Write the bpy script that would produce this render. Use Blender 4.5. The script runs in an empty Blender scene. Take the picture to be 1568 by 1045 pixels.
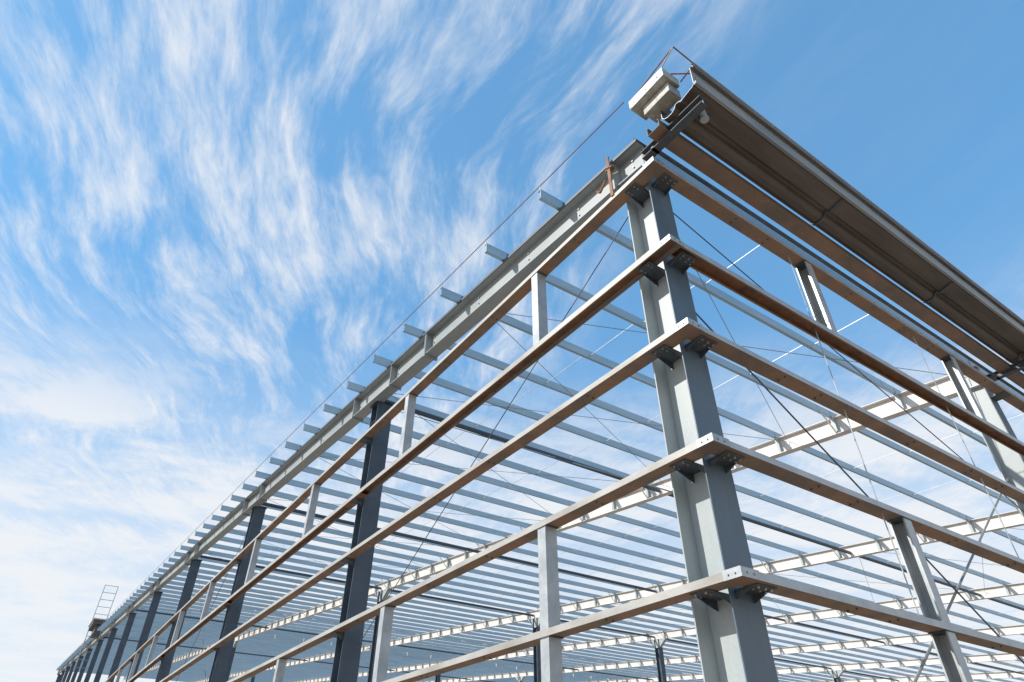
import bpy, bmesh, math, random
from mathutils import Vector
random.seed(4)
R=math.radians
scene=bpy.context.scene
# ------------------------------------------------------------ materials
def mat(name,c1,c2,rough=0.5,metal=0.0,scale=3.0,streak=(1,1,1),fine=60,bump=0.02,lo=.38,hi=.68):
    m=bpy.data.materials.new(name); m.use_nodes=True
    n=m.node_tree.nodes; l=m.node_tree.links; b=n['Principled BSDF']
    tc=n.new('ShaderNodeTexCoord'); mp=n.new('ShaderNodeMapping'); mp.inputs['Scale'].default_value=streak
    l.new(tc.outputs['Object'],mp.inputs[0])
    a=n.new('ShaderNodeTexNoise'); a.inputs['Scale'].default_value=scale; a.inputs['Detail'].default_value=5; a.inputs['Roughness'].default_value=.65
    l.new(mp.outputs[0],a.inputs[0])
    f=n.new('ShaderNodeTexNoise'); f.inputs['Scale'].default_value=fine; f.inputs['Detail'].default_value=2
    l.new(tc.outputs['Object'],f.inputs[0])
    r=n.new('ShaderNodeMapRange'); r.inputs[1].default_value=lo; r.inputs[2].default_value=hi
    l.new(a.outputs[0],r.inputs[0])
    mx=n.new('ShaderNodeMix'); mx.data_type='RGBA'; mx.inputs[6].default_value=(*c1,1); mx.inputs[7].default_value=(*c2,1)
    l.new(r.outputs[0],mx.inputs[0])
    m2=n.new('ShaderNodeMix'); m2.data_type='RGBA'; m2.blend_type='MULTIPLY'; m2.inputs[0].default_value=.35
    l.new(mx.outputs[2],m2.inputs[6]); 
    cr=n.new('ShaderNodeMapRange'); cr.inputs[3].default_value=.55; cr.inputs[4].default_value=1.35
    l.new(f.outputs[0],cr.inputs[0]); l.new(cr.outputs[0],m2.inputs[7])
    l.new(m2.outputs[2],b.inputs['Base Color'])
    rr=n.new('ShaderNodeMapRange'); rr.inputs[3].default_value=max(.05,rough-.12); rr.inputs[4].default_value=min(1,rough+.15)
    l.new(a.outputs[0],rr.inputs[0]); l.new(rr.outputs[0],b.inputs['Roughness'])
    b.inputs['Metallic'].default_value=metal
    bp=n.new('ShaderNodeBump'); bp.inputs['Strength'].default_value=.25; bp.inputs['Distance'].default_value=bump*.1
    l.new(f.outputs[0],bp.inputs['Height']); l.new(bp.outputs[0],b.inputs['Normal'])
    return m
M={}
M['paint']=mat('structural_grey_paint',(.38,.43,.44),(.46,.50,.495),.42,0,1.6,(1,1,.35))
M['shaded_flange']=mat('structural_grey_paint_shaded',(.085,.125,.165),(.125,.17,.205),.42,0,1.6,(1,1,.35))  # same grey paint, darkened: shade of the outer flanges put into the colour
M['rafter']=mat('gable_rafter_paint',(.29,.325,.34),(.38,.41,.41),.45,0,1.2,(1,.5,1))
M['galv']=mat('galvanised_steel',(.36,.39,.41),(.52,.54,.54),.42,.3,3,(1,1,1),90)
M['facegalv']=mat('girt_face_steel',(.46,.45,.42),(.32,.30,.27),.5,.1,2.5,(1,.4,1),60)
M['purlin']=mat('purlin_galvanised',(.30,.45,.56),(.42,.54,.62),.4,.2,2.0,(.25,2,2),60)
M['brown']=mat('brown_primer_and_ground_bounce',(.31,.18,.115),(.19,.145,.115),.6,0,1.8,(1,1,1),40,.02,.40,.62)  # warm ground bounce painted into girt undersides; plain brown on the eave channel
M['rust']=mat('rusty_primer',(.30,.14,.065),(.15,.09,.065),.7,0,5,(1,1,1),50)
M['gutter']=mat('gutter_brown_coating',(.08,.062,.050),(.145,.115,.095),.5,.1,1.5,(.3,2,2),50)
M['edge']=mat('gutter_edge_sheet',(.24,.245,.24),(.36,.36,.34),.5,.2,2.5,(.4,1,1),60)
M['dark']=mat('dark_bracket_paint',(.06,.07,.085),(.10,.115,.13),.5,0,6)
M['navy']=mat('dark_blue_grey_with_column_shade',(.055,.08,.11),(.085,.115,.15),.45,0,2)  # gable columns: unlit side's shade put into the colour; pipes and rods simply dark
M['white']=mat('light_frame_paint',(.76,.73,.69),(.62,.60,.57),.5,0,1.4)
M['cream']=mat('weathered_sheet_box',(.50,.49,.45),(.27,.26,.23),.5,0,9)
M['bolt']=mat('bolt_zinc',(.5,.48,.42),(.3,.27,.22),.35,.8,20)
# ------------------------------------------------------------ mesh builder
root=bpy.data.objects.new('steel_building_frame',None); scene.collection.objects.link(root)
class MB:
    def __init__(s): s.v=[];s.f=[];s.m=[];s.names=[]
    def mi(s,k):
        if k not in s.names: s.names.append(k)
        return s.names.index(k)
    def poly(s,rings,mats,cap):
        a,b=rings; n=len(a); o=len(s.v); s.v+=list(a)+list(b)
        for i in range(n):
            j=(i+1)%n; s.f.append((o+i,o+j,o+n+j,o+n+i)); s.m.append(s.mi(mats[i] if isinstance(mats,(list,tuple)) else mats))
        s.f.append(tuple(range(o+n-1,o-1,-1))); s.m.append(s.mi(cap))
        s.f.append(tuple(range(o+n,o+2*n))); s.m.append(s.mi(cap))
    def ext(s,prof,axis,a,b,off=(0,0,0),slope=0,mats='paint',cap=None):
        if cap is None: cap=mats if isinstance(mats,str) else mats[1]
        rr=[]
        for t in (a,b):
            ring=[]
            for (u,w) in prof:
                if axis=='x': p=(t,u+off[1],w+off[2]+slope*(u+off[1]))
                elif axis=='y': p=(u+off[0],t,w+off[2]+slope*t)
                else: p=(u+off[0],w+off[1],t)
                ring.append(p)
            rr.append(ring)
        s.poly(rr,mats,cap)
    def box(s,x0,x1,y0,y1,z0,z1,k='paint',slope=0,bottom=None):
        s.ext([(x0,z0),(x1,z0),(x1,z1),(x0,z1)],'y',y0,y1,(0,0,0),slope,[bottom or k,k,k,k],k)
    def tube(s,p,q,r,k='dark',n=6):
        p=Vector(p);q=Vector(q);d=(q-p).normalized()
        u=d.orthogonal().normalized();w=d.cross(u)
        A=[];B=[]
        for i in range(n):
            t=2*math.pi*i/n; o=u*math.cos(t)*r+w*math.sin(t)*r
            A.append(tuple(p+o));B.append(tuple(q+o))
        s.poly([A,B],k,k)
    def plate(s,pts,axis,t0,t1,k):
        s.ext(pts,axis,t0,t1,(0,0,0),0,k,k)
    def make(s,name,parent=root,bevel=0):
        me=bpy.data.meshes.new(name); me.from_pydata([tuple(v) for v in s.v],[],s.f)
        for k in s.names: me.materials.append(M[k])
        for p,i in zip(me.polygons,s.m): p.material_index=i
        bm=bmesh.new(); bm.from_mesh(me); bmesh.ops.recalc_face_normals(bm,faces=bm.faces); bm.to_mesh(me); bm.free()
        o=bpy.data.objects.new(name,me); scene.collection.objects.link(o)
        if parent: o.parent=parent
        if bevel:
            md=o.modifiers.new('b','BEVEL'); md.width=bevel; md.segments=2; md.limit_method='ANGLE'
        return o
def C(d,f,l,t=.008):
    return [(0,0),(d,0),(d,f),(d-l,f),(d-l,f-t),(d-t,f-t),(d-t,t),(t,t),(t,f-t),(l,f-t),(l,f),(0,f)]
def H(b,h,tf=.016,tw=.01,cx=0,cz=0):
    B=b/2;T=tw/2
    p=[(-B,0),(B,0),(B,tf),(T,tf),(T,h-tf),(B,h-tf),(B,h),(-B,h),(-B,h-tf),(-T,h-tf),(-T,tf),(-B,tf)]
    return [(x+cx,z+cz) for x,z in p]
def flipz(p,h): return [(x,h-z) for x,z in p]
S=.085
ZR=lambda y:10.15+S*y
YE=150; XE=104.5
FX=[.45]+[11.2+11.6*k for k in range(9)]
GY=[.575]+[10.4+11.6*k for k in range(13)]
GZ=[3.335,4.70,6.24,7.65,9.29]
# ------------------------------------------------------------ columns
cb=MB()
def hcol(mb,cx,y0,y1,z0,z1,w=.45,k='paint',fk=None,f2=None):
    fk=fk or k; f2=f2 or fk
    mb.box(cx-w/2,cx+w/2,y0,y0+.018,z0,z1,fk)
    mb.box(cx-w/2,cx+w/2,y1-.018,y1,z0,z1,f2)
    mb.box(cx-.007,cx+.007,y0+.018,y1-.018,z0,z1,k)
hcol(cb,.45,.33,.82,0,10.12,.45,'paint','shaded_flange','paint')
for z in (10.10,9.72):
    cb.box(.24,.442,.35,.80,z-.012,z,'paint'); cb.box(.458,.66,.35,.80,z-.012,z,'paint')
cb.box(.2,.7,.28,.87,-.0,.03,'paint')
cb.make('corner_column',bevel=.003)
c2=MB()
for y in GY[1:]:
    hcol(c2,.45,y-.2,y+.2,0,ZR(y)-.62,.42,'navy')
    c2.box(.2,.7,y-.28,y+.28,ZR(y)-.635,ZR(y)-.62,'navy')
    for zz in (ZR(y)-1.2,): c2.box(.245,.655,y-.18,y+.18,zz,zz+.012,'navy')
for x in FX[1:]:
    hcol(c2,x,.33,.82,0,10.1,.40,'paint','shaded_flange','paint')
    for y in (33.6,68.4,103.2,138):
        hcol(c2,x,y-.22,y+.22,0,ZR(y)-.52,.4,'navy')
        c2.plate([(y-.9,ZR(y-.9)-.52),(y-.2,ZR(y)-1.1),(y+.2,ZR(y)-1.1),(y+.9,ZR(y+.9)-.52)],'x',x-.12,x+.12,'paint')
c2.make('wall_columns')
# ------------------------------------------------------------ rafters
rb=MB()
GRX=.235
rb.ext(H(.30,.62,.018,.012),'y',.30,YE,(GRX,0,10.15-.62),S,'rafter')
rb.ext([(-.185,-.05),(-.172,-.05),(-.172,0),(.17,0),(.17,.014),(-.185,.014)],'y',.28,YE,(GRX,0,10.153),S,'dark')
for y in [.85,7.3,7.34]+[GY[i]+d for i in range(1,len(GY)) for d in (-1.2,1.2)]:
    rb.box(GRX-.17,GRX+.17,y-.012,y+.012,ZR(0)-.68,ZR(0)-.02,'rafter',S)
for y0 in [.55,1.9,3.4,5.2,7.15,7.5]+[GY[i]+d for i in range(1,5) for d in (-1.35,-1.05,1.05,1.35,4)]:
    for dz in (.15,.3,.45):
        z=ZR(y0)-.62+dz
        rb.tube((GRX-.006,y0,z),(GRX-.03,y0,z),.016,'bolt',6)
rb.make('gable_rafter')
ib=MB()
for i,x in enumerate(FX[1:]):
    ib.ext(H(.24,.50,.018,.012),'y',.3,YE,(x,0,10.15-.50),S,'white')
    k=0; yy=.4
    while yy<(YE if i<5 else 90):
        ib.box(x-.115,x-.007,yy-.05,yy+.05,ZR(0)-.48,ZR(0)-.02,'paint',S)
        if k%2==0 and i<5:
            for sx in (-1,1):
                ib.tube((x+sx*.1,yy,ZR(yy)-.5),(x+sx*.62,yy,ZR(yy)+.05),.022,'white',4)
        k+=1; yy+=1.8
ib.make('roof_rafters')
# ------------------------------------------------------------ purlins
pb=MB()
PY=[.4+1.8*k for k in range(84)]
for j,y in enumerate(PY):
    z=10.17
    prof=[(b,a) for a,b in C(.22,.075,.02,.007)]
    jit=random.uniform(-.025,.02)
    pb.ext([(u+y,w) for u,w in prof],'x',(-.36+jit) if j else .3,XE,(0,0,z),S,['purlin']*12,'purlin')
pb.make('roof_purlins')
cl=MB()
for y in PY:
    for x in FX:
        xc=GRX if x<1 else x
        cl.box(xc-.11,xc+.11,y-.016,y-.006,10.17,10.35,'dark' if x<1 else 'galv',S)
    for x in FX[1:5]:
        cl.box(x-.7,x+.7,y-.006,y-.002,10.18,10.37,'purlin',S)
cl.make('purlin_cleats')
sr=MB()
for x0 in [0]+FX[1:6]:
    for t in ((3.8,7.5)):
        x=x0+t
        for a,b in zip(PY[:45],PY[1:46]):
            sr.tube((x,a+.04,ZR(a)+.19),(x,b-.01,ZR(b)+.05),.008,'galv',4)
for i in (0,2,5):
    xa,xb=FX[i],FX[i+1]
    ys=[.6]+[10.4+11.6*k for k in range(8)]
    ys=sorted(ys+[ (ys[j]+ys[j+1])/2 for j in range(len(ys)-1)])
    for a,b in zip(ys,ys[1:]):
        sr.tube((xa+.05,a,ZR(a)-.15),(xb-.05,b,ZR(b)-.15),.008,'edge',5)
        sr.tube((xb-.05,a,ZR(a)-.19),(xa+.05,b,ZR(b)-.19),.008,'edge',5)
sr.make('roof_bracing_rods')
sp=MB()
for y in [10.4,22,33.6,56.8,80]:
    for a,b in zip(FX[:8],FX[1:9]):
        sp.tube((a+.05,y+.3,ZR(y)-.28),(b-.05,y+.3,ZR(y)-.28),.07,'navy',10)
sp.make('roof_strut_pipes')
# ------------------------------------------------------------ girts
gb=MB()
PU=C(.22,.08,.022,.006)
for i,z in enumerate(GZ):
    if i==3:
        p=flipz(C(.22,.10,.025,.006),.10)
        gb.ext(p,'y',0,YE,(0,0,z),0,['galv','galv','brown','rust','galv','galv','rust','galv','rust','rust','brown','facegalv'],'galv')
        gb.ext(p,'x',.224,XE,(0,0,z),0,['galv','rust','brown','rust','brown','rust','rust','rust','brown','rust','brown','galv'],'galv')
    else:
        mats=['brown','galv']+['galv']*9+['facegalv']  # bottom face gets the painted ground bounce
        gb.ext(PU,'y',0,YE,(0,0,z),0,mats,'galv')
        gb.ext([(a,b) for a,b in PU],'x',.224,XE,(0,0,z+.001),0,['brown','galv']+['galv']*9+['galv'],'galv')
    for y in GY[1:]:
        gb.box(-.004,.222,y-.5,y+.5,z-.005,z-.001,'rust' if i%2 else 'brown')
    # bolt heads under the girts, in pairs at the thirds of each bay
    for y in [1.9,4.4,6.2,9.1]+[GY[k]+d for k in range(1,4) for d in (-.4,.4,2,5,7)]:
        for u in (.06,.16): gb.tube((u,y,z-.001),(u,y,z-.018),.012,'dark',6)
    for x in [1.9,2.7,5.1,6.9,8.0,10.2,12.2]:
        for u in (.06,.16): gb.tube((x,u,z-.001),(x,u,z-.018),.012,'dark',6)
gb.make('wall_girts',bevel=0)
# ------------------------------------------------------------ posts
po=MB()
def post_left(y,z0,z1):
    po.ext([( .008,y-.0),(.198,y),(.198,y+.17),(.176,y+.17),(.176,y+.163),(.191,y+.163),(.191,y+.007),(.015,y+.007),(.015,y+.163),(.03,y+.163),(.03,y+.17),(.008,y+.17)],'z',z0,z1,(0,0,0),0,'galv')
def post_right(x,z0,z1):
    po.ext([(x+.17,.01),(x+.17,.21),(x,.21),(x,.19),(x+.007,.19),(x+.007,.203),(x+.163,.203),(x+.163,.017),(x+.007,.017),(x+.007,.03),(x,.03),(x,.01)],'z',z0,z1,(0,0,0),0,'galv')
ly=[2.88,7.77]+[GY[i]+d for i in range(1,13) for d in (3.3,8.8)]
rx=[3.65,8.6]+[FX[i]+d for i in range(1,6) for d in (3.4,8.4)]
for y in ly:
    post_left(y,GZ[3]+.101,GZ[4]-.002); post_left(y,0,GZ[0]-.002); post_left(y,GZ[0]+.082,GZ[1]-.002)
    for z in (GZ[4]-.012,GZ[1]-.012,GZ[0]-.012):
        po.box(-.003,.22,y-.03,y+.20,z,z+.008,'dark')
for x in rx:
    post_right(x,GZ[3]+.101,GZ[4]-.002); post_right(x,0,GZ[0]-.002); post_right(x,GZ[0]+.082,GZ[1]-.002)
    for z in (GZ[4]-.012,GZ[1]-.012,GZ[0]-.012):
        po.box(x-.03,x+.20,-.003,.22,z,z+.008,'dark')
po.make('window_posts')
# ------------------------------------------------------------ girt cleats + bolts
bk=MB()
def bolt(x,y,z,ax='z',r=.014,l=.022):
    d={'z':(0,0,-l),'x':(-l,0,0),'y':(0,-l,0)}[ax]
    bk.tube((x,y,z),(x+d[0],y+d[1],z+d[2]),r,'bolt',6)
def cleats(cx,fy0,fy1,corner):
    for z in GZ:
        bk.box(.06,cx-.01,fy0+.12,fy1-.14,z-.013,z-.003,'dark')
        for yy in (fy0+.12,fy1-.15):
            bk.plate([(.14,z-.014),(cx-.01,z-.014),(cx-.01,z-.11),(cx-.06,z-.10)],'y',yy,yy+.01,'dark')
        for a in (.09,.16):
            for b in (fy0+.17,fy1-.19): bolt(a,b,z-.014)
cleats(.45,.33,.82,True)
for z in GZ:
    bk.box(.29,.58,.06,.328,z-.013,z-.002,'dark')
    for xx in (.30,.56):
        bk.plate([(.13,z-.014),(.328,z-.014),(.328,z-.09),(.29,z-.08)],'x',xx,xx+.01,'dark')
    for a in (.35,.45,.54):
        for b in (.10,.16): bolt(a,b,z-.013)
    bk.box(-.007,-.001,-.004,.20,z-.004,z+.088,'galv')
    bk.box(-.007,.26,-.012,-.004,z-.003,z+.086,'galv')
    for b in (.06,.14): bolt(-.007,b,z+.04,'x',.011,.012)
    for a in (.08,.18): bolt(a,-.012,z+.04,'y',.011,.012)
for y in GY[1:]:
    for z in GZ:
        bk.box(.02,.24,y-.16,y+.16,z-.02,z-.008,'dark')
        bk.plate([(.06,z-.02),(.24,z-.02),(.24,z-.15),(.2,z-.14)],'y',y-.15,y-.14,'dark')
for x in FX[1:4]:
    for z in GZ:
        bk.box(x-.16,x+.16,.02,.328,z-.015,z-.003,'dark')
bk.make('girt_brackets')
rc=MB()
rc.box(-.02,.0,.84,.90,9.35,10.30,'rust')
rc.tube((-.01,.87,9.95),(.12,.87,9.95),.018,'bolt',8)
rc.tube((.02,1.15,9.72),(.02,1.0,9.86),.022,'rust',8)
rc.tube((.02,1.15,9.72),(.02,1.22,9.80),.02,'rust',8)
rc.tube((.02,.70,9.78),(.02,.86,9.86),.012,'bolt',8)
rc.box(-.02,.06,.80,.94,10.0,10.03,'rust')
rc.make('clamp_bar')
# ------------------------------------------------------------ wall bracing
wb=MB()
def rod(p,q,r=.010,k='navy'): wb.tube(p,q,r,k,6)
rod((.9,.62,GZ[2]+1.2),(11.0,.62,1.0),.013); rod((10.9,.66,GZ[2]+1.2),(.9,.66,1.0),.018,'edge')
rod((.5,.62,9.6),(10.9,.62,6.4)); 
rod((.56,1.0,9.5),(.56,10.1,4.5),.009); rod((.6,10.1,10.2),(.6,1.0,4.6),.009)
for a,b in zip(GZ,GZ[1:]):
    for x in (3.3,7.3,14.5,18.5): rod((x,.1,a),(x,.1,b),.008,'galv')
for i in (2,4):
    rod((.56,GY[i]+.2,12),(.56,GY[i+1]-.2,4)); rod((.6,GY[i+1]-.2,12),(.6,GY[i]+.2,4))
wb.make('wall_bracing_rods')
# ------------------------------------------------------------ eave gutter
gt=MB()
def strip(pts,t):
    out=[];n=len(pts)
    for i in range(n):
        a=Vector(pts[max(i-1,0)]);b=Vector(pts[min(i+1,n-1)])
        d=(b-a).normalized(); nr=Vector((-d.y,d.x)); p=Vector(pts[i])+nr*t
        out.append((p.x,p.y))
    return list(pts)+out[::-1]
pts=[(-.30,10.42),(-.30,9.99),(-.33,9.94),(-.39,9.91),(-.47,9.91),(-.53,9.95),(-.56,10.01),(-.62,10.01),(-.66,9.97),(-.90,10.03),(-.93,10.06),(-.94,10.46),(-1.0,10.46),(-1.0,10.42)]
g=strip(pts,.010); N=len(pts)
gm_=['gutter']*(2*N)
for q in (N,N+1,N+2): gm_[q]='edge'
gt.ext(g,'x',.02,XE,(0,0,0),0,gm_,'galv')
gt.ext([(-.98,10.03),(-.935,10.03),(-.935,10.09),(-.98,10.09)],'x',.02,XE,(0,0,0),0,'edge')
gt.ext(C(.24,.16,.03,.008),'x',-.05,XE,(0,-.27,9.80),0,['brown','rust']+['brown']*10,'brown')
gt.ext([(.02,9.70),(.07,9.70),(.07,9.75),(.02,9.75)],'x',.1,XE,(0,0,0),0,'dark')
xx=3.7
while xx<XE:
    gt.ext(strip([(-.289,9.99),(-.32,9.925),(-.39,9.892),(-.475,9.892),(-.54,9.93),(-.565,9.99),(-.62,9.99),(-.66,9.95),(-.92,10.015)],.016),'x',xx-.03,xx+.03,(0,0,0),0,'dark')
    xx+=3.7
gt.tube((.2,-.93,10.79),(XE,-.93,10.79),.016,'edge',6)
gt.tube((.1,-.95,10.66),(XE,-.95,10.66),.012,'edge',6)
gt.ext([(-.955,10.47),(-.945,10.47),(-.945,10.58),(-.955,10.58)],'x',.1,XE,(0,0,0),0,'edge')
xx=.3
while xx<60:
    gt.tube((xx,-.95,10.45),(xx,-.93,10.79),.009,'edge',5); xx+=.45
gt.make('eave_gutter')
ge=MB()
ge.ext(C(.72,.19,.03,.012),'x',-.24,.10,(0,-.67,10.42),0,['cream','galv']+['cream']*10,'cream')
ge.box(-.25,-.241,-.67,.05,10.415,10.62,'galv')
ge.ext([(-.62,10.2),(-.1,10.2),(-.1,10.40),(-.62,10.40)],'x',-.12,.14,(0,0,0),0,['cream','dark','dark','galv'],'cream')
for p,q in [((-.24,-.67,10.62),(-.18,-.90,10.92)),((-.18,-.90,10.92),(.22,-.93,10.79)),((-.24,-.10,10.62),(-.18,-.90,10.92)),((.22,-.93,10.79),(.1,-.7,10.5)),((-.05,-.66,10.63),(.2,-.9,10.55)),((.22,-.93,10.79),(.05,-.94,10.06))]:
    ge.tube(p,q,.012,'galv' if p[1]<-.6 and q[0]<.0 else 'rust',6)
for yy in (-.55,-.3,-.05):
    ge.tube((-.25,yy,10.5),(-.262,yy,10.5),.014,'bolt',6)
ge.make('gutter_end_box',bevel=.004)
cbk=MB()
for x in FX[:6]:
    X=x-.28 if x<1 else x
    cbk.ext([(u+X,w) for u,w in H(.14,.16,.012,.01)],'y',-.92,.27,(0,0,9.70),0.0,'dark')
cbk.tube((.42,-.72,9.97),(.42,-.72,9.78),.05,'galv',16)
cbk.tube((.42,-.72,9.80),(.42,-.72,9.775),.066,'galv',16)
cbk.make('gutter_brackets')
ew=MB()
ew.tube((-.36,.05,10.52),(-.37,PY[-1],ZR(PY[-1])+.33),.009,'rust',5)
for y in PY[1:40]:
    ew.tube((-.35,y+.03,ZR(y)+.02),(-.365,y+.03,ZR(y)+.34),.007,'galv',4)
ew.make('roof_edge_line')
# ------------------------------------------------------------ distant bits
ld=MB(); Y0=82; zb=ZR(Y0)-3.5
for xx in (-.9,.4):
    ld.tube((xx,Y0,zb),(xx,Y0,zb+8.6),.04,'galv',6)
z=zb+.3
while z<zb+8.6:
    ld.tube((-.9,Y0,z),(.4,Y0,z),.03,'galv',5); z+=.75
ld.make('access_ladder',parent=None)
vb=MB()
vb.box(-.9,1.2,Y0-3.0,Y0+1.2,ZR(Y0)+.5,ZR(Y0)+.9,'gutter'); vb.box(-1.0,1.3,Y0-3.1,Y0+1.3,ZR(Y0)+.9,ZR(Y0)+1.02,'galv')
vb.box(-.5,.9,Y0-2.5,Y0+.8,ZR(Y0)-.2,ZR(Y0)+.5,'dark')
vb.make('roof_box')
mn=MB()
for xm in [11.2+2.9*k for k in range(20)]:
    y=62; z=ZR(y)+.3
    for yy in (y,y+3):
        mn.tube((xm,yy,z-.2),(xm,yy,z+1.3),.06,'white',4)
    mn.tube((xm,y-.4,z+1.2),(xm,y+1.5,z+1.7),.06,'white',4); mn.tube((xm,y+1.5,z+1.7),(xm,y+3.4,z+1.2),.06,'white',4)
for yy,zz in ((62,1.3),(65,1.3),(63.5,1.75),(62,.6)):
    mn.tube((8,yy,ZR(62)+.3+zz),(70,yy,ZR(62)+.3+zz),.05,'galv',4)
mn.make('ridge_monitor_frame')
# ------------------------------------------------------------ ground
gm=bpy.data.meshes.new('ground'); Z=3000
gm.from_pydata([(-Z,-Z,0),(Z,-Z,0),(Z,Z,0),(-Z,Z,0)],[],[(0,1,2,3)])
M['soil']=mat('bare_soil',(.34,.27,.20),(.27,.21,.15),.95,0,.4,(1,1,1),6,.5)
gm.materials.append(M['soil']); go=bpy.data.objects.new('ground',gm); scene.collection.objects.link(go)
# ------------------------------------------------------------ sun + sky
sd=Vector((-.88,.36,.68)).normalized()
el=math.asin(sd.z); rot=math.atan2(sd.x,sd.y)
L=bpy.data.lights.new('sun','SUN'); L.energy=4.5; L.angle=R(.53); L.color=(1,.95,.88)
lo=bpy.data.objects.new('sun',L); scene.collection.objects.link(lo); lo.rotation_euler=(-sd).to_track_quat('-Z','Y').to_euler()
w=bpy.data.worlds.new('World'); scene.world=w; w.use_nodes=True
try: w.cycles.sampling_method='NONE'
except Exception: pass
n=w.node_tree.nodes; l=w.node_tree.links; n.clear()
out=n.new('ShaderNodeOutputWorld'); bg1=n.new('ShaderNodeBackground'); bg2=n.new('ShaderNodeBackground'); mixs=n.new('ShaderNodeMixShader')
sky=n.new('ShaderNodeTexSky'); sky.sky_type='NISHITA'; sky.sun_disc=False; sky.sun_elevation=el; sky.sun_rotation=rot
sky.air_density=1.0; sky.dust_density=.6; sky.ozone_density=1.6
gam=n.new('ShaderNodeGamma'); gam.inputs[1].default_value=.42
tint=n.new('ShaderNodeMix'); tint.data_type='RGBA'; tint.blend_type='MULTIPLY'; tint.inputs[0].default_value=1; tint.inputs[7].default_value=(1.25,2.6,3.8,1)
l.new(sky.outputs[0],gam.inputs[0]); l.new(gam.outputs[0],tint.inputs[6]); l.new(tint.outputs[2],bg1.inputs[0]); bg1.inputs[1].default_value=.13
bg2.inputs[0].default_value=(.94,.965,1,1); bg2.inputs[1].default_value=.94
def lk(a,i):
    if isinstance(a,(int,float)): i.default_value=a
    else: l.new(a,i)
def ma(op,a,b=0,c=None,clamp=False):
    m=n.new('ShaderNodeMath'); m.operation=op; m.use_clamp=clamp; lk(a,m.inputs[0]); lk(b,m.inputs[1])
    if c is not None: lk(c,m.inputs[2])
    return m.outputs[0]
def ss(x,a,b,c=0,d=1):
    m=n.new('ShaderNodeMapRange'); m.interpolation_type='SMOOTHSTEP'; lk(x,m.inputs[0])
    for i,v in zip((1,2,3,4),(a,b,c,d)): m.inputs[i].default_value=v
    return m.outputs[0]
def noise(u,v,scale,detail,rough,dist=0,seed=0):
    c=n.new('ShaderNodeCombineXYZ'); lk(u,c.inputs[0]); lk(v,c.inputs[1]); c.inputs[2].default_value=seed
    t=n.new('ShaderNodeTexNoise'); t.inputs['Scale'].default_value=scale; t.inputs['Detail'].default_value=detail; t.inputs['Roughness'].default_value=rough; t.inputs['Distortion'].default_value=dist
    l.new(c.outputs[0],t.inputs[0]); return t.outputs[0]
tc=n.new('ShaderNodeTexCoord'); sx=n.new('ShaderNodeSeparateXYZ'); l.new(tc.outputs['Generated'],sx.inputs[0])
x,y,z=sx.outputs
zc=ma('MAXIMUM',z,.04); px=ma('DIVIDE',x,zc); py=ma('DIVIDE',y,zc)
ang=R(67.6); cd,sn=math.cos(ang),math.sin(ang)
a=ma('ADD',ma('MULTIPLY',px,cd),ma('MULTIPLY',py,sn))
b=ma('SUBTRACT',ma('MULTIPLY',px,sn),ma('MULTIPLY',py,cd))
w1=noise(a,b,.75,1,.5,0,3.1); w2=noise(ma('MULTIPLY',b,2.0),ma('MULTIPLY',a,1.3),1.3,2,.5,0,7.7)
bw=ma('ADD',b,ma('ADD',ma('MULTIPLY',ma('SUBTRACT',w1,.5),.6),ma('MULTIPLY',ma('SUBTRACT',w2,.5),.18)))
st=noise(ma('MULTIPLY',bw,6.5),ma('MULTIPLY',a,1.5),1.6,5,.62,.12,1.3)
fi=noise(ma('MULTIPLY',bw,24),ma('MULTIPLY',a,7.0),1.6,5,.68,.4,5.3)
big=noise(bw,a,1.7,3,.5,0,19.4)
streak=ma('ADD',ma('MULTIPLY',st,.76),ma('MULTIPLY',fi,.24))
cov=ss(big,.33,.64,0,1)
right=ss(b,.24,.54,1,0)
dens=ma('MULTIPLY',ss(ma('ADD',streak,ma('MULTIPLY',cov,.13)),.45,.86),ma('ADD',right,.04))
pf=noise(ma('MULTIPLY',bw,.8),ma('MULTIPLY',a,.9),1.8,7,.6,.2,2.2)
low=ma('MULTIPLY',ss(ma('ADD',ma('MULTIPLY',pf,.86),ma('MULTIPLY',fi,.14)),.38,.60),ss(z,.60,.38,0,1))
haze=ss(z,.62,.10,0,.85)
tot=ma('MAXIMUM',ma('MULTIPLY',dens,.97),ma('MULTIPLY',low,.9))
tot=ma('ADD',tot,ma('MULTIPLY',haze,ma('SUBTRACT',1,tot)),None,True)
l.new(tot,mixs.inputs[0]); l.new(bg1.outputs[0],mixs.inputs[1]); l.new(bg2.outputs[0],mixs.inputs[2]); l.new(mixs.outputs[0],out.inputs[0])
# ------------------------------------------------------------ camera
cam=bpy.data.cameras.new('camera'); co=bpy.data.objects.new('camera',cam); scene.collection.objects.link(co)
cam.sensor_width=36; cam.lens=970/1568*36; cam.clip_end=6000; cam.clip_start=.05
co.location=(-5.03,-3.63,1.6)
th=R(36.85); hd=R(55.34)
fw=Vector((math.cos(hd)*math.cos(th),math.sin(hd)*math.cos(th),math.sin(th)))
co.rotation_euler=fw.to_track_quat('-Z','Y').to_euler()
scene.camera=co
scene.view_settings.view_transform='Standard'; scene.view_settings.look='None'; scene.view_settings.exposure=0
